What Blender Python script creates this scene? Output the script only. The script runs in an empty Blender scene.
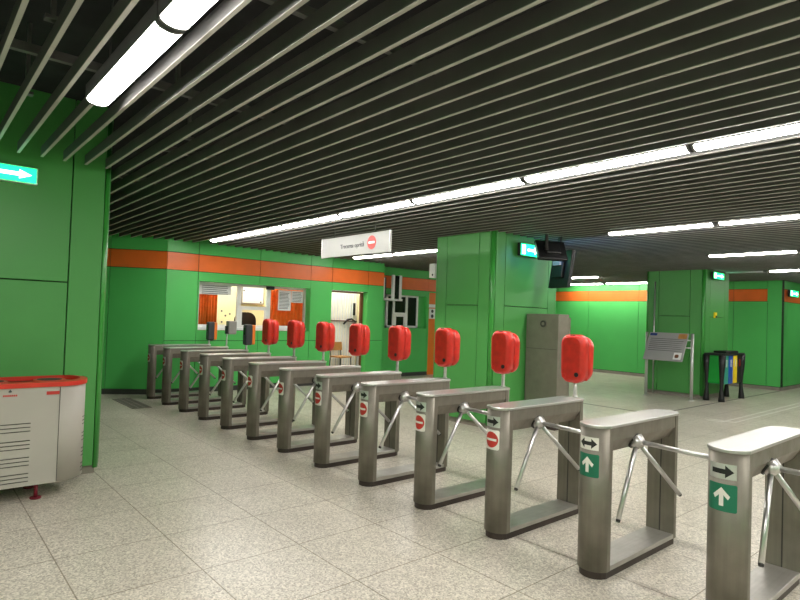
import bpy, bmesh, math, random
from mathutils import Vector, Matrix
random.seed(4)
scene = bpy.context.scene
col = scene.collection
PI = math.pi

# ------------------------------------------------------------------ materials
def nodes(name):
    m = bpy.data.materials.new(name); m.use_nodes = True
    nt = m.node_tree
    return m, nt, nt.nodes['Principled BSDF']

def noise(nt, scale, detail=3, vec_scale=None, rough=.5):
    tc = nt.nodes.new('ShaderNodeTexCoord')
    n = nt.nodes.new('ShaderNodeTexNoise')
    n.inputs['Scale'].default_value = scale; n.inputs['Detail'].default_value = detail
    n.inputs['Roughness'].default_value = rough
    if vec_scale:
        mp = nt.nodes.new('ShaderNodeMapping'); mp.inputs['Scale'].default_value = vec_scale
        nt.links.new(tc.outputs['Object'], mp.inputs['Vector']); nt.links.new(mp.outputs['Vector'], n.inputs['Vector'])
    else:
        nt.links.new(tc.outputs['Object'], n.inputs['Vector'])
    return n

def ramp(nt, src, a, b, lo=.35, hi=.65):
    r = nt.nodes.new('ShaderNodeValToRGB')
    r.color_ramp.elements[0].position = lo; r.color_ramp.elements[1].position = hi
    r.color_ramp.elements[0].color = (*a, 1); r.color_ramp.elements[1].color = (*b, 1)
    nt.links.new(src, r.inputs['Fac'])
    return r

def paint(name, c, rough=.45, var=.06, metal=0, scale=3, spec=.5):
    m, nt, b = nodes(name)
    n = noise(nt, scale, 4)
    r = ramp(nt, n.outputs['Fac'], tuple(x*(1-var) for x in c), tuple(min(1, x*(1+var)) for x in c))
    nt.links.new(r.outputs['Color'], b.inputs['Base Color'])
    b.inputs['Roughness'].default_value = rough; b.inputs['Metallic'].default_value = metal
    b.inputs['Specular IOR Level'].default_value = spec
    return m

def steel(name, c, rough=.36, scale=(60, 60, 2.0), var=.12, metal=.85, dirt=.45):
    m, nt, b = nodes(name)
    n = noise(nt, 1.0, 4, scale)
    r = ramp(nt, n.outputs['Fac'], tuple(x*(1-var) for x in c), tuple(x*(1+var) for x in c), .3, .7)
    n2 = noise(nt, 7, 4)
    r2 = ramp(nt, n2.outputs['Fac'], (.78, .76, .72), (1, 1, 1), .3, .62)
    mx = nt.nodes.new('ShaderNodeMix'); mx.data_type = 'RGBA'; mx.blend_type = 'MULTIPLY'
    mx.inputs['Factor'].default_value = dirt
    nt.links.new(r.outputs['Color'], mx.inputs['A']); nt.links.new(r2.outputs['Color'], mx.inputs['B'])
    nt.links.new(mx.outputs['Result'], b.inputs['Base Color'])
    rr = ramp(nt, n2.outputs['Fac'], (rough+.1*(dirt > 0),)*3, (rough-.03*(dirt > 0),)*3)
    nt.links.new(rr.outputs['Color'], b.inputs['Roughness'])
    b.inputs['Metallic'].default_value = metal
    return m

def emit(name, c, s):
    m, nt, b = nodes(name)
    b.inputs['Base Color'].default_value = (*c, 1)
    b.inputs['Emission Color'].default_value = (*c, 1)
    b.inputs['Emission Strength'].default_value = s
    return m

def floor_mat():
    m, nt, b = nodes('terrazzo_tiles')
    tc = nt.nodes.new('ShaderNodeTexCoord')
    v = nt.nodes.new('ShaderNodeTexVoronoi'); v.inputs['Scale'].default_value = 95
    nt.links.new(tc.outputs['Object'], v.inputs['Vector'])
    sp = ramp(nt, v.outputs['Color'], (.30, .27, .22), (.76, .70, .60), .05, .85)
    n = noise(nt, 1.3, 5, rough=.6)
    blot = ramp(nt, n.outputs['Fac'], (.90, .89, .88), (1, 1, 1), .3, .7)
    mx = nt.nodes.new('ShaderNodeMix'); mx.data_type = 'RGBA'; mx.blend_type = 'MULTIPLY'; mx.inputs['Factor'].default_value = 1
    nt.links.new(sp.outputs['Color'], mx.inputs['A']); nt.links.new(blot.outputs['Color'], mx.inputs['B'])
    # tile joints
    mp = nt.nodes.new('ShaderNodeMapping'); mp.inputs['Location'].default_value = (-.105, -.055, 0)
    nt.links.new(tc.outputs['Object'], mp.inputs['Vector'])
    bk = nt.nodes.new('ShaderNodeTexBrick'); bk.offset = 0; bk.squash = 1
    bk.inputs['Scale'].default_value = 1; bk.inputs['Mortar Size'].default_value = .005
    bk.inputs['Mortar Smooth'].default_value = .3
    bk.inputs['Brick Width'].default_value = .731; bk.inputs['Row Height'].default_value = .731
    bk.inputs['Color1'].default_value = (1, 1, 1, 1); bk.inputs['Color2'].default_value = (.93, .93, .92, 1)
    bk.inputs['Mortar'].default_value = (.40, .36, .30, 1)
    nt.links.new(mp.outputs['Vector'], bk.inputs['Vector'])
    m2 = nt.nodes.new('ShaderNodeMix'); m2.data_type = 'RGBA'; m2.blend_type = 'MULTIPLY'; m2.inputs['Factor'].default_value = 1
    nt.links.new(mx.outputs['Result'], m2.inputs['A']); nt.links.new(bk.outputs['Color'], m2.inputs['B'])
    nt.links.new(m2.outputs['Result'], b.inputs['Base Color'])
    rr = ramp(nt, n.outputs['Fac'], (.36,)*3, (.28,)*3)
    nt.links.new(rr.outputs['Color'], b.inputs['Roughness'])
    return m

M = {}
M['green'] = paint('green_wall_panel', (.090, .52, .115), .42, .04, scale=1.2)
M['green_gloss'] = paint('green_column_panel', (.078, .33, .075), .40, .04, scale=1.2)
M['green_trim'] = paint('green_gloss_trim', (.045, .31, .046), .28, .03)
M['orange'] = paint('orange_band_panel', (.88, .17, .024), .4, .05)
M['orange_door'] = paint('orange_door_paint', (.85, .20, .01), .45, .04)
M['seam'] = paint('dark_seam', (.012, .03, .012), .8)
M['skirt'] = paint('dark_skirting', (.05, .048, .045), .5, .15)
M['plinth'] = paint('grey_plinth', (.28, .25, .21), .5, .15)
M['floor'] = floor_mat()
M['slab'] = paint('dark_ceiling_void', (.018, .018, .02), .9, .3)
M['slat'] = paint('slat_lip_lit_tone', (.40, .385, .35), .5, .08)  # slat underside, lightened in colour as if lit from below
M['web'] = paint('slat_web_shade_tone', (.115, .112, .108), .6, .1)  # slat sides, darkened in colour to stand for shade
M['rail'] = paint('grey_rail', (.12, .12, .115), .5, .2)
M['housing'] = paint('lamp_housing', (.12, .12, .12), .5)
M['tube'] = emit('lit_diffuser', (1, .975, .92), 16)
M['tube_room'] = emit('lit_room_diffuser', (1, .96, .88), 19)
M['tube_off'] = paint('unlit_diffuser', (.55, .58, .6), .3)
M['steel'] = steel('brushed_steel', (.245, .222, .184), .46, (45, 45, 1.5), .07, .6)
M['steel_top'] = steel('polished_steel_lid', (.58, .565, .55), .33, (3, 60, 60), .04, .85, .0)
M['steel_cab'] = steel('cabinet_steel', (.235, .215, .17), .5, (3, 3, 2), .05, .45, .3)
M['steel_rail'] = steel('worn_steel_rail', (.46, .44, .41), .36, (3, 60, 60), .05, .8, .3)
M['chrome'] = steel('chrome_tube', (.62, .61, .60), .30, (20, 20, 20), .03, .95, .0)
M['dark_metal'] = paint('dark_metal', (.03, .028, .026), .35, .2, .5)
M['brown'] = paint('dark_brown_plinth', (.045, .030, .024), .5, .25)
M['black'] = paint('black_plastic', (.007, .007, .008), .45)
M['white'] = paint('white_paint', (.88, .88, .86), .4, .03)
M['sign_white'] = paint('sign_panel', (.36, .36, .335), .4, .03)
M['white_sticker'] = paint('white_sticker', (.75, .72, .66), .45, .04)
M['red_sign'] = paint('red_sign', (.52, .035, .025), .4, .06)
M['green_sign'] = paint('green_sign', (.008, .16, .085), .4, .05)
M['red'] = paint('red_plastic', (.58, .026, .016), .34, .14, scale=11)
M['red_bin'] = paint('red_bin_rim', (.62, .035, .02), .35, .06)
M['bin_grey'] = paint('bin_grey_metal', (.43, .40, .35), .5, .03, .0)
M['slot'] = paint('slot_dark', (.05, .045, .04), .7)
M['darkred'] = paint('dark_red_leg', (.20, .012, .025), .4)
M['charcoal'] = paint('charcoal_plastic', (.045, .048, .055), .4)
M['orange_pl'] = paint('orange_plastic', (.85, .22, .03), .4)
M['grey_pl'] = paint('grey_plastic', (.27, .25, .235), .45)
M['curtain'] = paint('orange_curtain', (.90, .25, .035), .8, .12, scale=8)
M['cream'] = paint('cream_wall', (.88, .82, .52), .7, .04)
M['cream_panel'] = paint('cream_door_slats', (.90, .87, .76), .6, .03)
M['paper'] = paint('paper', (.82, .83, .82), .7, .05)
M['ink'] = paint('ink', (.06, .06, .065), .7)
M['wood'] = paint('light_wood', (.50, .25, .07), .5, .15, scale=6)
M['brownwood'] = paint('brown_frame', (.16, .055, .02), .5, .1)
M['board'] = paint('grey_board', (.36, .36, .355), .4, .04)
M['blue'] = paint('blue_panel', (.012, .07, .42), .35)
M['teal'] = paint('teal_panel', (.03, .30, .22), .35)
M['yellow'] = paint('yellow_panel', (.85, .62, .01), .35)
M['bingreen'] = paint('bin_green', (.005, .28, .03), .35)
M['bluelabel'] = paint('blue_mark', (.02, .05, .22), .4)
M['alum'] = steel('aluminium_post', (.62, .63, .60), .35, (30, 30, 3), .05, .6, .0)
M['screen'] = emit('tv_screen', (.25, .45, 1.0), 2.2)
M['exit_green'] = emit('exit_green', (.01, 1, .24), 1.0)
M['exit_white'] = emit('exit_white', (.75, 1, .9), 2)
M['strip'] = paint('pale_joint_strip', (.72, .70, .64), .4, .1)
M['joint'] = paint('dark_joint', (.10, .095, .08), .7, .2)
mc = M['curtain']; nt = mc.node_tree; b = nt.nodes['Principled BSDF']
tl = nt.nodes.new('ShaderNodeBsdfTranslucent'); tl.inputs['Color'].default_value = (.9, .25, .04, 1)
mxs = nt.nodes.new('ShaderNodeMixShader'); mxs.inputs['Fac'].default_value = .35
nt.links.new(b.outputs['BSDF'], mxs.inputs[1]); nt.links.new(tl.outputs['BSDF'], mxs.inputs[2])
nt.links.new(mxs.outputs['Shader'], nt.nodes['Material Output'].inputs['Surface'])
mg, nt, b = nodes('window_glass')
b.inputs['Base Color'].default_value = (.95, 1, .98, 1); b.inputs['Transmission Weight'].default_value = 1
b.inputs['Roughness'].default_value = .02; b.inputs['IOR'].default_value = 1.12
M['glass'] = mg
md, nt, b = nodes('dark_glass')
b.inputs['Base Color'].default_value = (.012, .015, .012, 1); b.inputs['Roughness'].default_value = .1
M['dark_glass'] = md

# ------------------------------------------------------------------ mesh helpers
class MB:
    def __init__(self): self.bm = bmesh.new(); self.mats = []
    def mi(self, m):
        if m is None: return 0
        if m not in self.mats: self.mats.append(m)
        return self.mats.index(m)
    def _faces(self, verts, m):
        i = self.mi(m)
        for f in {f for v in verts for f in v.link_faces}: f.material_index = i
    def box(self, x0, x1, y0, y1, z0, z1, m=None, bev=0, seg=2):
        bm = self.bm
        r = bmesh.ops.create_cube(bm, size=1)
        vs = r['verts']
        for v in vs:
            v.co = Vector(((x0+x1)/2+v.co.x*(x1-x0), (y0+y1)/2+v.co.y*(y1-y0), (z0+z1)/2+v.co.z*(z1-z0)))
        self._faces(vs, m)
        if bev:
            es = list({e for v in vs for e in v.link_edges})
            r = bmesh.ops.bevel(bm, geom=es, offset=bev, segments=seg, affect='EDGES', profile=.5)
            self._faces(r['verts'], m)
        return self
    def obox(self, c, size, rot, m=None, bev=0):      # oriented box
        bm = self.bm
        r = bmesh.ops.create_cube(bm, size=1); vs = r['verts']
        for v in vs: v.co = Vector(c)+rot@Vector((v.co.x*size[0], v.co.y*size[1], v.co.z*size[2]))
        self._faces(vs, m)
        if bev:
            es = list({e for v in vs for e in v.link_edges})
            r = bmesh.ops.bevel(bm, geom=es, offset=bev, segments=2, affect='EDGES', profile=.5)
            self._faces(r['verts'], m)
        return self
    def tube(self, pts, r, n=12, m=None, cap=True):
        bm = self.bm; pts = [Vector(p) for p in pts]; rings = []
        rs = r if isinstance(r, (list, tuple)) else [r]*len(pts)
        d0 = (pts[1]-pts[0]).normalized()
        up = Vector((0, 0, 1)) if abs(d0.z) < .9 else Vector((1, 0, 0))
        for i, p in enumerate(pts):
            if i == 0: d = pts[1]-pts[0]
            elif i == len(pts)-1: d = pts[-1]-pts[-2]
            else: d = (pts[i+1]-p).normalized()+(p-pts[i-1]).normalized()
            d.normalize(); s = d.cross(up).normalized(); t = s.cross(d)
            rings.append([bm.verts.new(p+rs[i]*(math.cos(a)*s+math.sin(a)*t)) for a in [2*PI*k/n for k in range(n)]])
        i0 = self.mi(m)
        for a, b_ in zip(rings, rings[1:]):
            for k in range(n):
                f = bm.faces.new((a[k], a[(k+1) % n], b_[(k+1) % n], b_[k])); f.smooth = True; f.material_index = i0
        if cap:
            bm.faces.new(rings[0][::-1]).material_index = i0; bm.faces.new(rings[-1]).material_index = i0
        return self
    def prism(self, poly, z0, z1, m=None, fn=None, smooth=False):     # poly in (x, y), extruded in z; fn maps (x, y, z) -> point
        bm = self.bm; fn = fn or (lambda x, y, z: (x, y, z)); i0 = self.mi(m)
        a = [bm.verts.new(fn(x, y, z0)) for x, y in poly]; b_ = [bm.verts.new(fn(x, y, z1)) for x, y in poly]
        n = len(poly); fs = [bm.faces.new(a[::-1]), bm.faces.new(b_)]
        for k in range(n):
            f = bm.faces.new((a[k], a[(k+1) % n], b_[(k+1) % n], b_[k])); fs.append(f); f.smooth = smooth
        for f in fs: f.material_index = i0
        return self
    def patch(self, poly, fn, m=None, step=.012):      # flat polygon cut along u and mapped onto a curved surface
        b2 = bmesh.new()
        b2.faces.new([b2.verts.new((u, v, 0)) for u, v in poly])
        us = [p[0] for p in poly]; u = math.floor(min(us)/step)*step+step
        while u < max(us):
            bmesh.ops.bisect_plane(b2, geom=b2.verts[:]+b2.edges[:]+b2.faces[:], plane_co=(u, 0, 0), plane_no=(1, 0, 0))
            u += step
        i0 = self.mi(m); mp = {}
        for v in b2.verts: mp[v] = self.bm.verts.new(fn(v.co.x, v.co.y))
        for f in b2.faces:
            g = self.bm.faces.new([mp[v] for v in f.verts]); g.material_index = i0
        b2.free(); return self
    def build(self, name, m=None, parent=None, loc=(0, 0, 0)):
        bmesh.ops.recalc_face_normals(self.bm, faces=self.bm.faces[:])
        me = bpy.data.meshes.new(name); self.bm.to_mesh(me); self.bm.free()
        if self.mats:
            for k in self.mats: me.materials.append(M[k] if isinstance(k, str) else k)
        else: me.materials.append(M[m])
        o = bpy.data.objects.new(name, me); col.objects.link(o); o.location = loc
        if parent: o.parent = parent
        return o

def tag(o, label=None, cat=None, group=None, kind=None):
    if label: o['label'] = label
    if cat: o['category'] = cat
    if group: o['group'] = group
    if kind: o['kind'] = kind
    return o
def thing(name, label, cat, loc=(0, 0, 0), rz=0, group=None, kind=None):
    o = bpy.data.objects.new(name, None); col.objects.link(o); o.location = loc; o.rotation_euler = (0, 0, rz)
    o.empty_display_size = .1
    return tag(o, label, cat, group, kind)
def copy_tree(o, parent=None):
    c = o.copy(); col.objects.link(c); c.parent = parent
    for ch in list(o.children): copy_tree(ch, c)
    return c
def struct(o, label=None, cat=None): return tag(o, label, cat, kind='structure')
def disc(cx, cy, r, n=28, sx=1): return [(cx+sx*r*math.cos(2*PI*k/n), cy+r*math.sin(2*PI*k/n)) for k in range(n)]
def rrect(x0, x1, y0, y1, r, n=5):
    out = []
    for cx, cy, a0 in ((x1-r, y1-r, 0), (x0+r, y1-r, PI/2), (x0+r, y0+r, PI), (x1-r, y0+r, 1.5*PI)):
        for k in range(n+1):
            a = a0+PI/2*k/n; out.append((cx+r*math.cos(a), cy+r*math.sin(a)))
    return out
def text_mesh(name, s, size, m, parent, matrix):
    cu = bpy.data.curves.new(name, 'FONT'); cu.body = s; cu.size = size; cu.align_x = 'CENTER'; cu.align_y = 'CENTER'; cu.extrude = .0015; cu.offset = .0012
    t = bpy.data.objects.new(name, cu); col.objects.link(t)
    dg = bpy.context.evaluated_depsgraph_get(); me = bpy.data.meshes.new_from_object(t.evaluated_get(dg))
    bpy.data.objects.remove(t); me.materials.clear(); me.materials.append(M[m])
    o = bpy.data.objects.new(name, me); col.objects.link(o); o.parent = parent; o.matrix_local = matrix
    return o

# ------------------------------------------------------------------ camera (phone held at eye height)
yaw, pit, rol, fl, cx, cy = .71214505, .02269911, .03388985, 571.514, 398.335, 303.986
F = Vector((math.sin(yaw)*math.cos(pit), math.cos(yaw)*math.cos(pit), math.sin(pit)))
R0 = F.cross(Vector((0, 0, 1))).normalized(); U0 = R0.cross(F)
Rv = math.cos(rol)*R0+math.sin(rol)*U0; Uv = -math.sin(rol)*R0+math.cos(rol)*U0
cam = bpy.data.cameras.new('camera'); co = bpy.data.objects.new('camera', cam); col.objects.link(co)
m4 = Matrix((Rv, Uv, -F)).transposed().to_4x4(); m4.translation = (0, 0, 1.72)
co.matrix_world = m4
cam.sensor_width = 36; cam.lens = fl/800*36; cam.shift_x = (400-cx)/800; cam.shift_y = (cy-300)/800
cam.clip_start = .05; cam.clip_end = 100
scene.camera = co

# ------------------------------------------------------------------ room shell
SL = 3.12                      # underside of the ceiling slats
struct(MB().box(-5, 26, -7, 15, -.12, 0, 'floor').build('floor'), 'pale speckled terrazzo tile floor', 'floor')
ceil = struct(MB().box(-5, 26, -7, 15, 3.8, 3.9, 'slab').build('ceiling'), 'dark ceiling with long grey metal slats below it', 'ceiling')
ROWS = [-2.72, .94, 4.61, 8.22, 11.87, 15.6, 18.3]
sl = MB()
def slat(x, y0, y1):          # blade with lower flange; colours put shade on the sides, light on the flange
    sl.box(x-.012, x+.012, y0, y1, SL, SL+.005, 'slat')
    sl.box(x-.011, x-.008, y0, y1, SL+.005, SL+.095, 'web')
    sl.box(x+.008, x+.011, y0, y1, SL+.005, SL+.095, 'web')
GAPS = {.94: [(4.33, 6.31)], 8.22: [(4.62, 8.18), (11.22, 11.79)], 11.87: [(4.52, 12.49)], 15.6: [(5.54, 8.93), (12.02, 14.9)], 18.3: [(4.52, 8.73), (11.85, 14.9)]}
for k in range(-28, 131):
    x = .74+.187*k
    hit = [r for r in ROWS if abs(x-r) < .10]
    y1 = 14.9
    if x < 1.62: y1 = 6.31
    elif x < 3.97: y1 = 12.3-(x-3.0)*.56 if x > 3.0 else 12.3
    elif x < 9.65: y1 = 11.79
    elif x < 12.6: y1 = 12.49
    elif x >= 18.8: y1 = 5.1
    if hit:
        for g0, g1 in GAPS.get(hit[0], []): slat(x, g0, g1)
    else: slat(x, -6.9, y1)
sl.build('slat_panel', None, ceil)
for yy in (-5.2, -3.6, -2.0, -.6, .95, 2.5, 4.02, 5.55, 7.1, 8.7, 10.3):
    MB().box(1.75 if 4.5 < yy else -4.9, 18.7, yy-.02, yy+.02, SL+.096, SL+.15, 'rail').build('support_rail', None, ceil)
for px, py in ((.25, 2.9), (.55, 3.6), (.2, 4.6), (.62, 5.0), (1.4, 4.1), (1.9, 5.2)):
    MB().box(px-.012, px+.012, py-.02, py+.02, SL+.15, 3.8, 'rail').box(px-.04, px+.04, py-.03, py+.03, SL+.15, SL+.17, 'rail').build('hanger', None, ceil)

def panel_wall(name, P0, P1, ubreaks, zlist, label, gap=.012, holes=(), thick=.2, mirror=1):
    """panels along P0->P1; zlist: (z0, z1, material); holes: (u0, u1, z0, z1) left open in panels and backing"""
    P0 = Vector((*P0, 0)); P1 = Vector((*P1, 0)); d = (P1-P0); L = d.length; d.normalize()
    n = Vector((d.y, -d.x, 0))*mirror         # outward normal
    rot = Matrix((d, -n, Vector((0, 0, 1)))).transposed()
    def cut(u0, u1, z0, z1):
        rects = [(u0, u1, z0, z1)]
        for h in holes:
            new = []
            for a, b_, c, e in rects:
                if h[1] <= a or h[0] >= b_ or h[3] <= c or h[2] >= e: new.append((a, b_, c, e)); continue
                if a < h[0]: new.append((a, h[0], c, e))
                if b_ > h[1]: new.append((h[1], b_, c, e))
                aa, bb = max(a, h[0]), min(b_, h[1])
                if c < h[2]: new.append((aa, bb, c, h[2]))
                if e > h[3]: new.append((aa, bb, h[3], e))
            rects = new
        return rects
    w = MB(); bands = MB(); nb = 0
    def put(mb, u0, u1, z0, z1, dep0, dep1, m):
        c = P0+d*(u0+u1)/2-n*(dep0+dep1)/2; c.z = (z0+z1)/2
        mb.obox(c, (u1-u0, dep1-dep0, z1-z0), rot, m)
    for r in cut(0, L, 0, 3.8): put(w, *r, .022, thick, 'seam')
    us = [0]+list(ubreaks)+[L]
    for a, b_ in zip(us, us[1:]):
        for z0, z1, m in zlist:
            for r in cut(a+gap/2, b_-gap/2, z0+gap/2, z1-gap/2):
                if m == 'orange': put(bands, *r, 0, .022, m); nb += 1
                else: put(w, *r, 0, .022, m)
    o = struct(w.build(name), label, 'wall')
    tr = struct(bands.build('trim_%d' % (len([q for q in col.objects if q.name.startswith('trim_')])+1)), 'orange band along the top of the '+label, 'trim') if nb else None
    return o, tr
G = 'green'
ZL = [(.10, 1.08, G), (1.08, 2.53, G), (2.53, 2.89, 'orange'), (2.89, 3.8, G)]
ZL1 = [(.10, 2.53, G), (2.53, 2.89, 'orange'), (2.89, 3.8, G)]
BY = 11.80
panel_wall('wall_left', (.2, 14.1), (3.98, 11.80), [1.1, 2.3, 3.35], ZL1, 'angled green wall behind the far end of the turnstiles')
BX0 = 3.98; u = lambda x: x-BX0
panel_wall('wall_back', (BX0, BY), (9.66, BY), [u(4.63), u(6.04), u(7.38), u(8.0), u(9.13)], ZL, 'green ticket booth wall with window and doorway',
           holes=[(u(4.66), u(7.40), 1.30, 2.33), (u(8.0), u(9.13), 0, 2.34)], thick=.18)
panel_wall('wall_return', (9.66, 11.82), (9.66, 12.5), [], ZL1, 'short green return wall at the end of the booth', thick=.15)
RY = 12.5
panel_wall('wall_rear', (9.66, RY), (13.6, RY), [2.3], ZL1, 'set-back green wall with the small dark window', holes=[(10.3-9.66, 11.95-9.66, 1.40, 2.36), (12.02-9.66, 12.95-9.66, 0, 2.49)], thick=.18)
panel_wall('wall_right', (18.8, 16.0), (18.8, 5.15), [16-12.45, 16-11.2, 16-9.33, 16-8.0, 16-6.4, 16-5.51], [(.10, 2.53, G), (2.53, 2.89, 'orange'), (2.89, 3.8, G)], 'green wall at the far right of the hall')
panel_wall('wall_passage', (18.835, 5.15), (26, 5.15), [.5, 1.9, 3.3], ZL1, 'green passage wall receding at the right edge')
# plain green end panel without the orange band beside the passage corner
struct(MB().box(18.783, 18.797, 5.152, 5.505, 2.5, 2.93, 'green').build('trim_corner'), 'plain green corner panel ending the orange band', 'trim')
struct(MB().box(-5.2, -5, -7, 15, 0, 3.8, 'green').build('wall_near'), 'green wall on the near side of the hall', 'wall')
struct(MB().box(-5, 26, -7.2, -7, 0, 3.8, 'green').build('wall_front'), 'green wall behind the viewpoint', 'wall')
struct(MB().box(25.8, 26, -7, 5.1, 0, 3.8, 'green').build('wall_end'), 'green wall at the far end of the passage', 'wall')
struct(MB().box(9.0, 19, 15.0, 15.1, 0, 3.8, 'green').build('wall_beyond'), 'green wall beyond the set-back wall', 'wall')
# skirting
def skirt(name, P0, P1, m='skirt', h=.10):
    P0 = Vector((*P0, 0)); P1 = Vector((*P1, 0)); d = P1-P0; L = d.length; d.normalize(); n = Vector((d.y, -d.x, 0))
    rot = Matrix((d, -n, Vector((0, 0, 1)))).transposed(); c = (P0+P1)/2+n*.004; c.z = h/2
    struct(MB().obox(c, (L, .03, h), rot, m).build(name), 'low skirting strip along the foot of the wall', 'baseboard')
skirt('baseboard_left', (.25, 14.07), (3.97, 11.80)); skirt('baseboard_back', (4.0, BY), (8.0, BY)); skirt('baseboard_right', (18.8, 15), (18.8, 5.17), 'plinth', .09)
skirt('baseboard_passage', (18.82, 5.15), (25.8, 5.15), 'plinth', .09); skirt('baseboard_rear', (9.7, RY), (12.0, RY))

# booth interior
inn = MB().box(4.0, 9.62, 13.6, 13.7, 0, 3.2, 'cream').box(4.0, 4.1, 11.99, 13.6, 0, 3.2, 'cream').box(9.52, 9.62, 11.99, 13.6, 0, 3.2, 'cream').box(4.0, 9.62, 11.99, 13.7, 3.2, 3.25, 'white')
struct(inn.build('wall_interior'), 'cream interior wall of the ticket booth', 'wall')
part = MB().box(7.62, 9.5, 12.75, 12.79, 0, 2.9, 'cream_panel')
for i in range(22): part.box(7.64+i*.085, 7.655+i*.085, 12.725, 12.75, 0, 2.9, 'paper')
part.box(7.62, 9.5, 12.715, 12.75, 1.55, 1.575, 'brownwood')
struct(part.build('wall_partition'), 'cream ribbed partition seen through the booth doorway', 'wall')
struct(MB().box(7.55, 7.62, 12.0, 13.6, 0, 2.9, 'cream').build('wall_divider'), 'cream wall between booth window room and doorway', 'wall')
# door frame (brown) in doorway
struct(MB().box(9.03, 9.12, 11.98, 12.03, 0, 2.33, 'brownwood').box(8.0, 9.03, 11.98, 12.03, 2.29, 2.335, 'brownwood').build('trim_doorway'), 'thin brown frame inside the booth doorway', 'trim')

# ------------------------------------------------------------------ booth window
win = thing('window_1', 'wide white framed ticket booth window beneath the orange band', 'window', (0, 12.04, 0), kind='structure')
fr = MB()
X0, X1, Z0, Z1 = 4.70, 7.39, 1.37, 2.33
fr.box(X0, X1, -.03, .03, Z0, Z0+.05); fr.box(X0, X1, -.03, .03, Z1-.05, Z1); fr.box(X0, X0+.05, -.03, .03, Z0, Z1); fr.box(X1-.05, X1, -.03, .03, Z0, Z1)
for xa in (5.66, 6.39): fr.box(xa-.045, xa+.045, -.035, .035, Z0, Z1)
fr.box(5.70, 6.35, -.035, .035, 1.765, 1.845)
fr.box(5.70, 5.74, -.03, .03, 1.40, 1.77); fr.box(6.31, 6.35, -.03, .03, 1.40, 1.77)
fr.build('frame', 'white', win)
for a, b_, c, e in ((X0+.05, 5.615, 1.42, 2.28), (5.705, 6.345, 1.845, 2.28), (6.435, X1-.05, 1.42, 2.28)):
    MB().box(a, b_, -.004, .004, c, e).build('pane', 'glass', win)
MB().box(4.67, 7.395, -.10, .06, 1.305, 1.37, bev=.006).build('sill', 'white', win)
st = MB()
for px, pz in ((5.27, 1.72), (5.36, 1.62), (5.46, 1.66), (5.28, 1.48), (5.46, 2.18), (5.78, 2.2), (6.2, 1.95)):
    st.prism(disc(px, pz, .020, 10), .010, .014, fn=lambda x_, y_, z_: (x_, -z_, y_))
tag(st.build('sticker_dots', 'ink', win), 'small dark dots stuck on the pane')
tag(MB().box(6.30, 6.49, 11.93, 12.0, 2.25, 2.325, bev=.008).build('wall_sensor', 'black'), 'small black box fixed at the top of the booth window', 'sensor')

def curtain(x0, x1, z0, z1, y, label):
    mb = MB(); bm = mb.bm; n = 48; a = []; b_ = []
    for i in range(n+1):
        xx = x0+(x1-x0)*i/n; yy = y+.035*math.sin(i*2*PI/6.0)+.012*math.sin(i*1.7)
        a.append(bm.verts.new((xx, yy, z0))); b_.append(bm.verts.new((xx, yy-.005, z1)))
    for i in range(n):
        f = bm.faces.new((a[i], a[i+1], b_[i+1], b_[i])); f.smooth = True
    o = mb.build('curtain', 'curtain')
    s = o.modifiers.new('s', 'SOLIDIFY'); s.thickness = .006
    tag(o, label, 'curtain', 'orange curtains in the booth window')
curtain(4.72, 5.20, 1.33, 2.32, 12.14, 'orange curtain behind the left pane of the booth window')
curtain(6.44, 7.40, 1.33, 2.32, 12.14, 'orange curtain filling the right pane of the booth window')

def notice(x0, x1, z0, z1, y, label, lines):
    t = thing('paper_notice', label, 'notice', ((x0+x1)/2, y, z0), group='paper notices on the booth window')
    w, h = (x1-x0)/2, z1-z0
    MB().box(-w, w, -.002, .002, 0, h).build('sheet', 'paper', t)
    mb = MB()
    for i in range(lines):
        zz = h*(.86-.76*i/max(1, lines-1)); mb.box(-w*.82, w*(.82-.3*random.random()), -.0035, -.002, zz-.006, zz+.006)
    mb.build('print_lines', 'ink', t)
notice(4.74, 5.47, 2.07, 2.29, 12.02, 'long grey notice across the top of the left booth pane', 5)
notice(6.64, 6.98, 1.78, 2.26, 12.02, 'tall paper notice on the right booth pane', 12)
notice(6.99, 7.32, 1.98, 2.26, 12.02, 'short paper notice at the right end of the booth window', 7)
# grey blind / cabinet deeper in the booth, chair back behind the hatch
tag(MB().box(6.42, 7.05, 13.5, 13.59, 1.92, 2.42, 'grey_pl').box(6.45, 7.02, 13.49, 13.5, 1.95, 2.39, 'paper').build('notice_board'), 'pale grey board on the wall inside the ticket booth', 'board')
oc = thing('office_chair', 'dark office chair behind the service hatch of the ticket booth', 'chair', (6.18, 12.75, 0))
mb = MB(); mb.prism(rrect(-.26, .26, 0, .66, .2), -.05, .05, fn=lambda x_, y_, z_: (x_, z_, y_+1.05)); mb.build('backrest', 'dark_metal', oc)
MB().box(-.25, .25, -.25, .22, .9, 1.0, bev=.03).build('seat', 'charcoal', oc)
MB().tube([(0, 0, .04), (0, 0, .92)], .03).box(-.26, .26, -.03, .03, .0, .05).box(-.03, .03, -.26, .26, 0, .05).build('base', 'black', oc)
MB().box(-.03, .03, .0, .09, .95, 1.2).build('bracket', 'black', oc)

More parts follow.
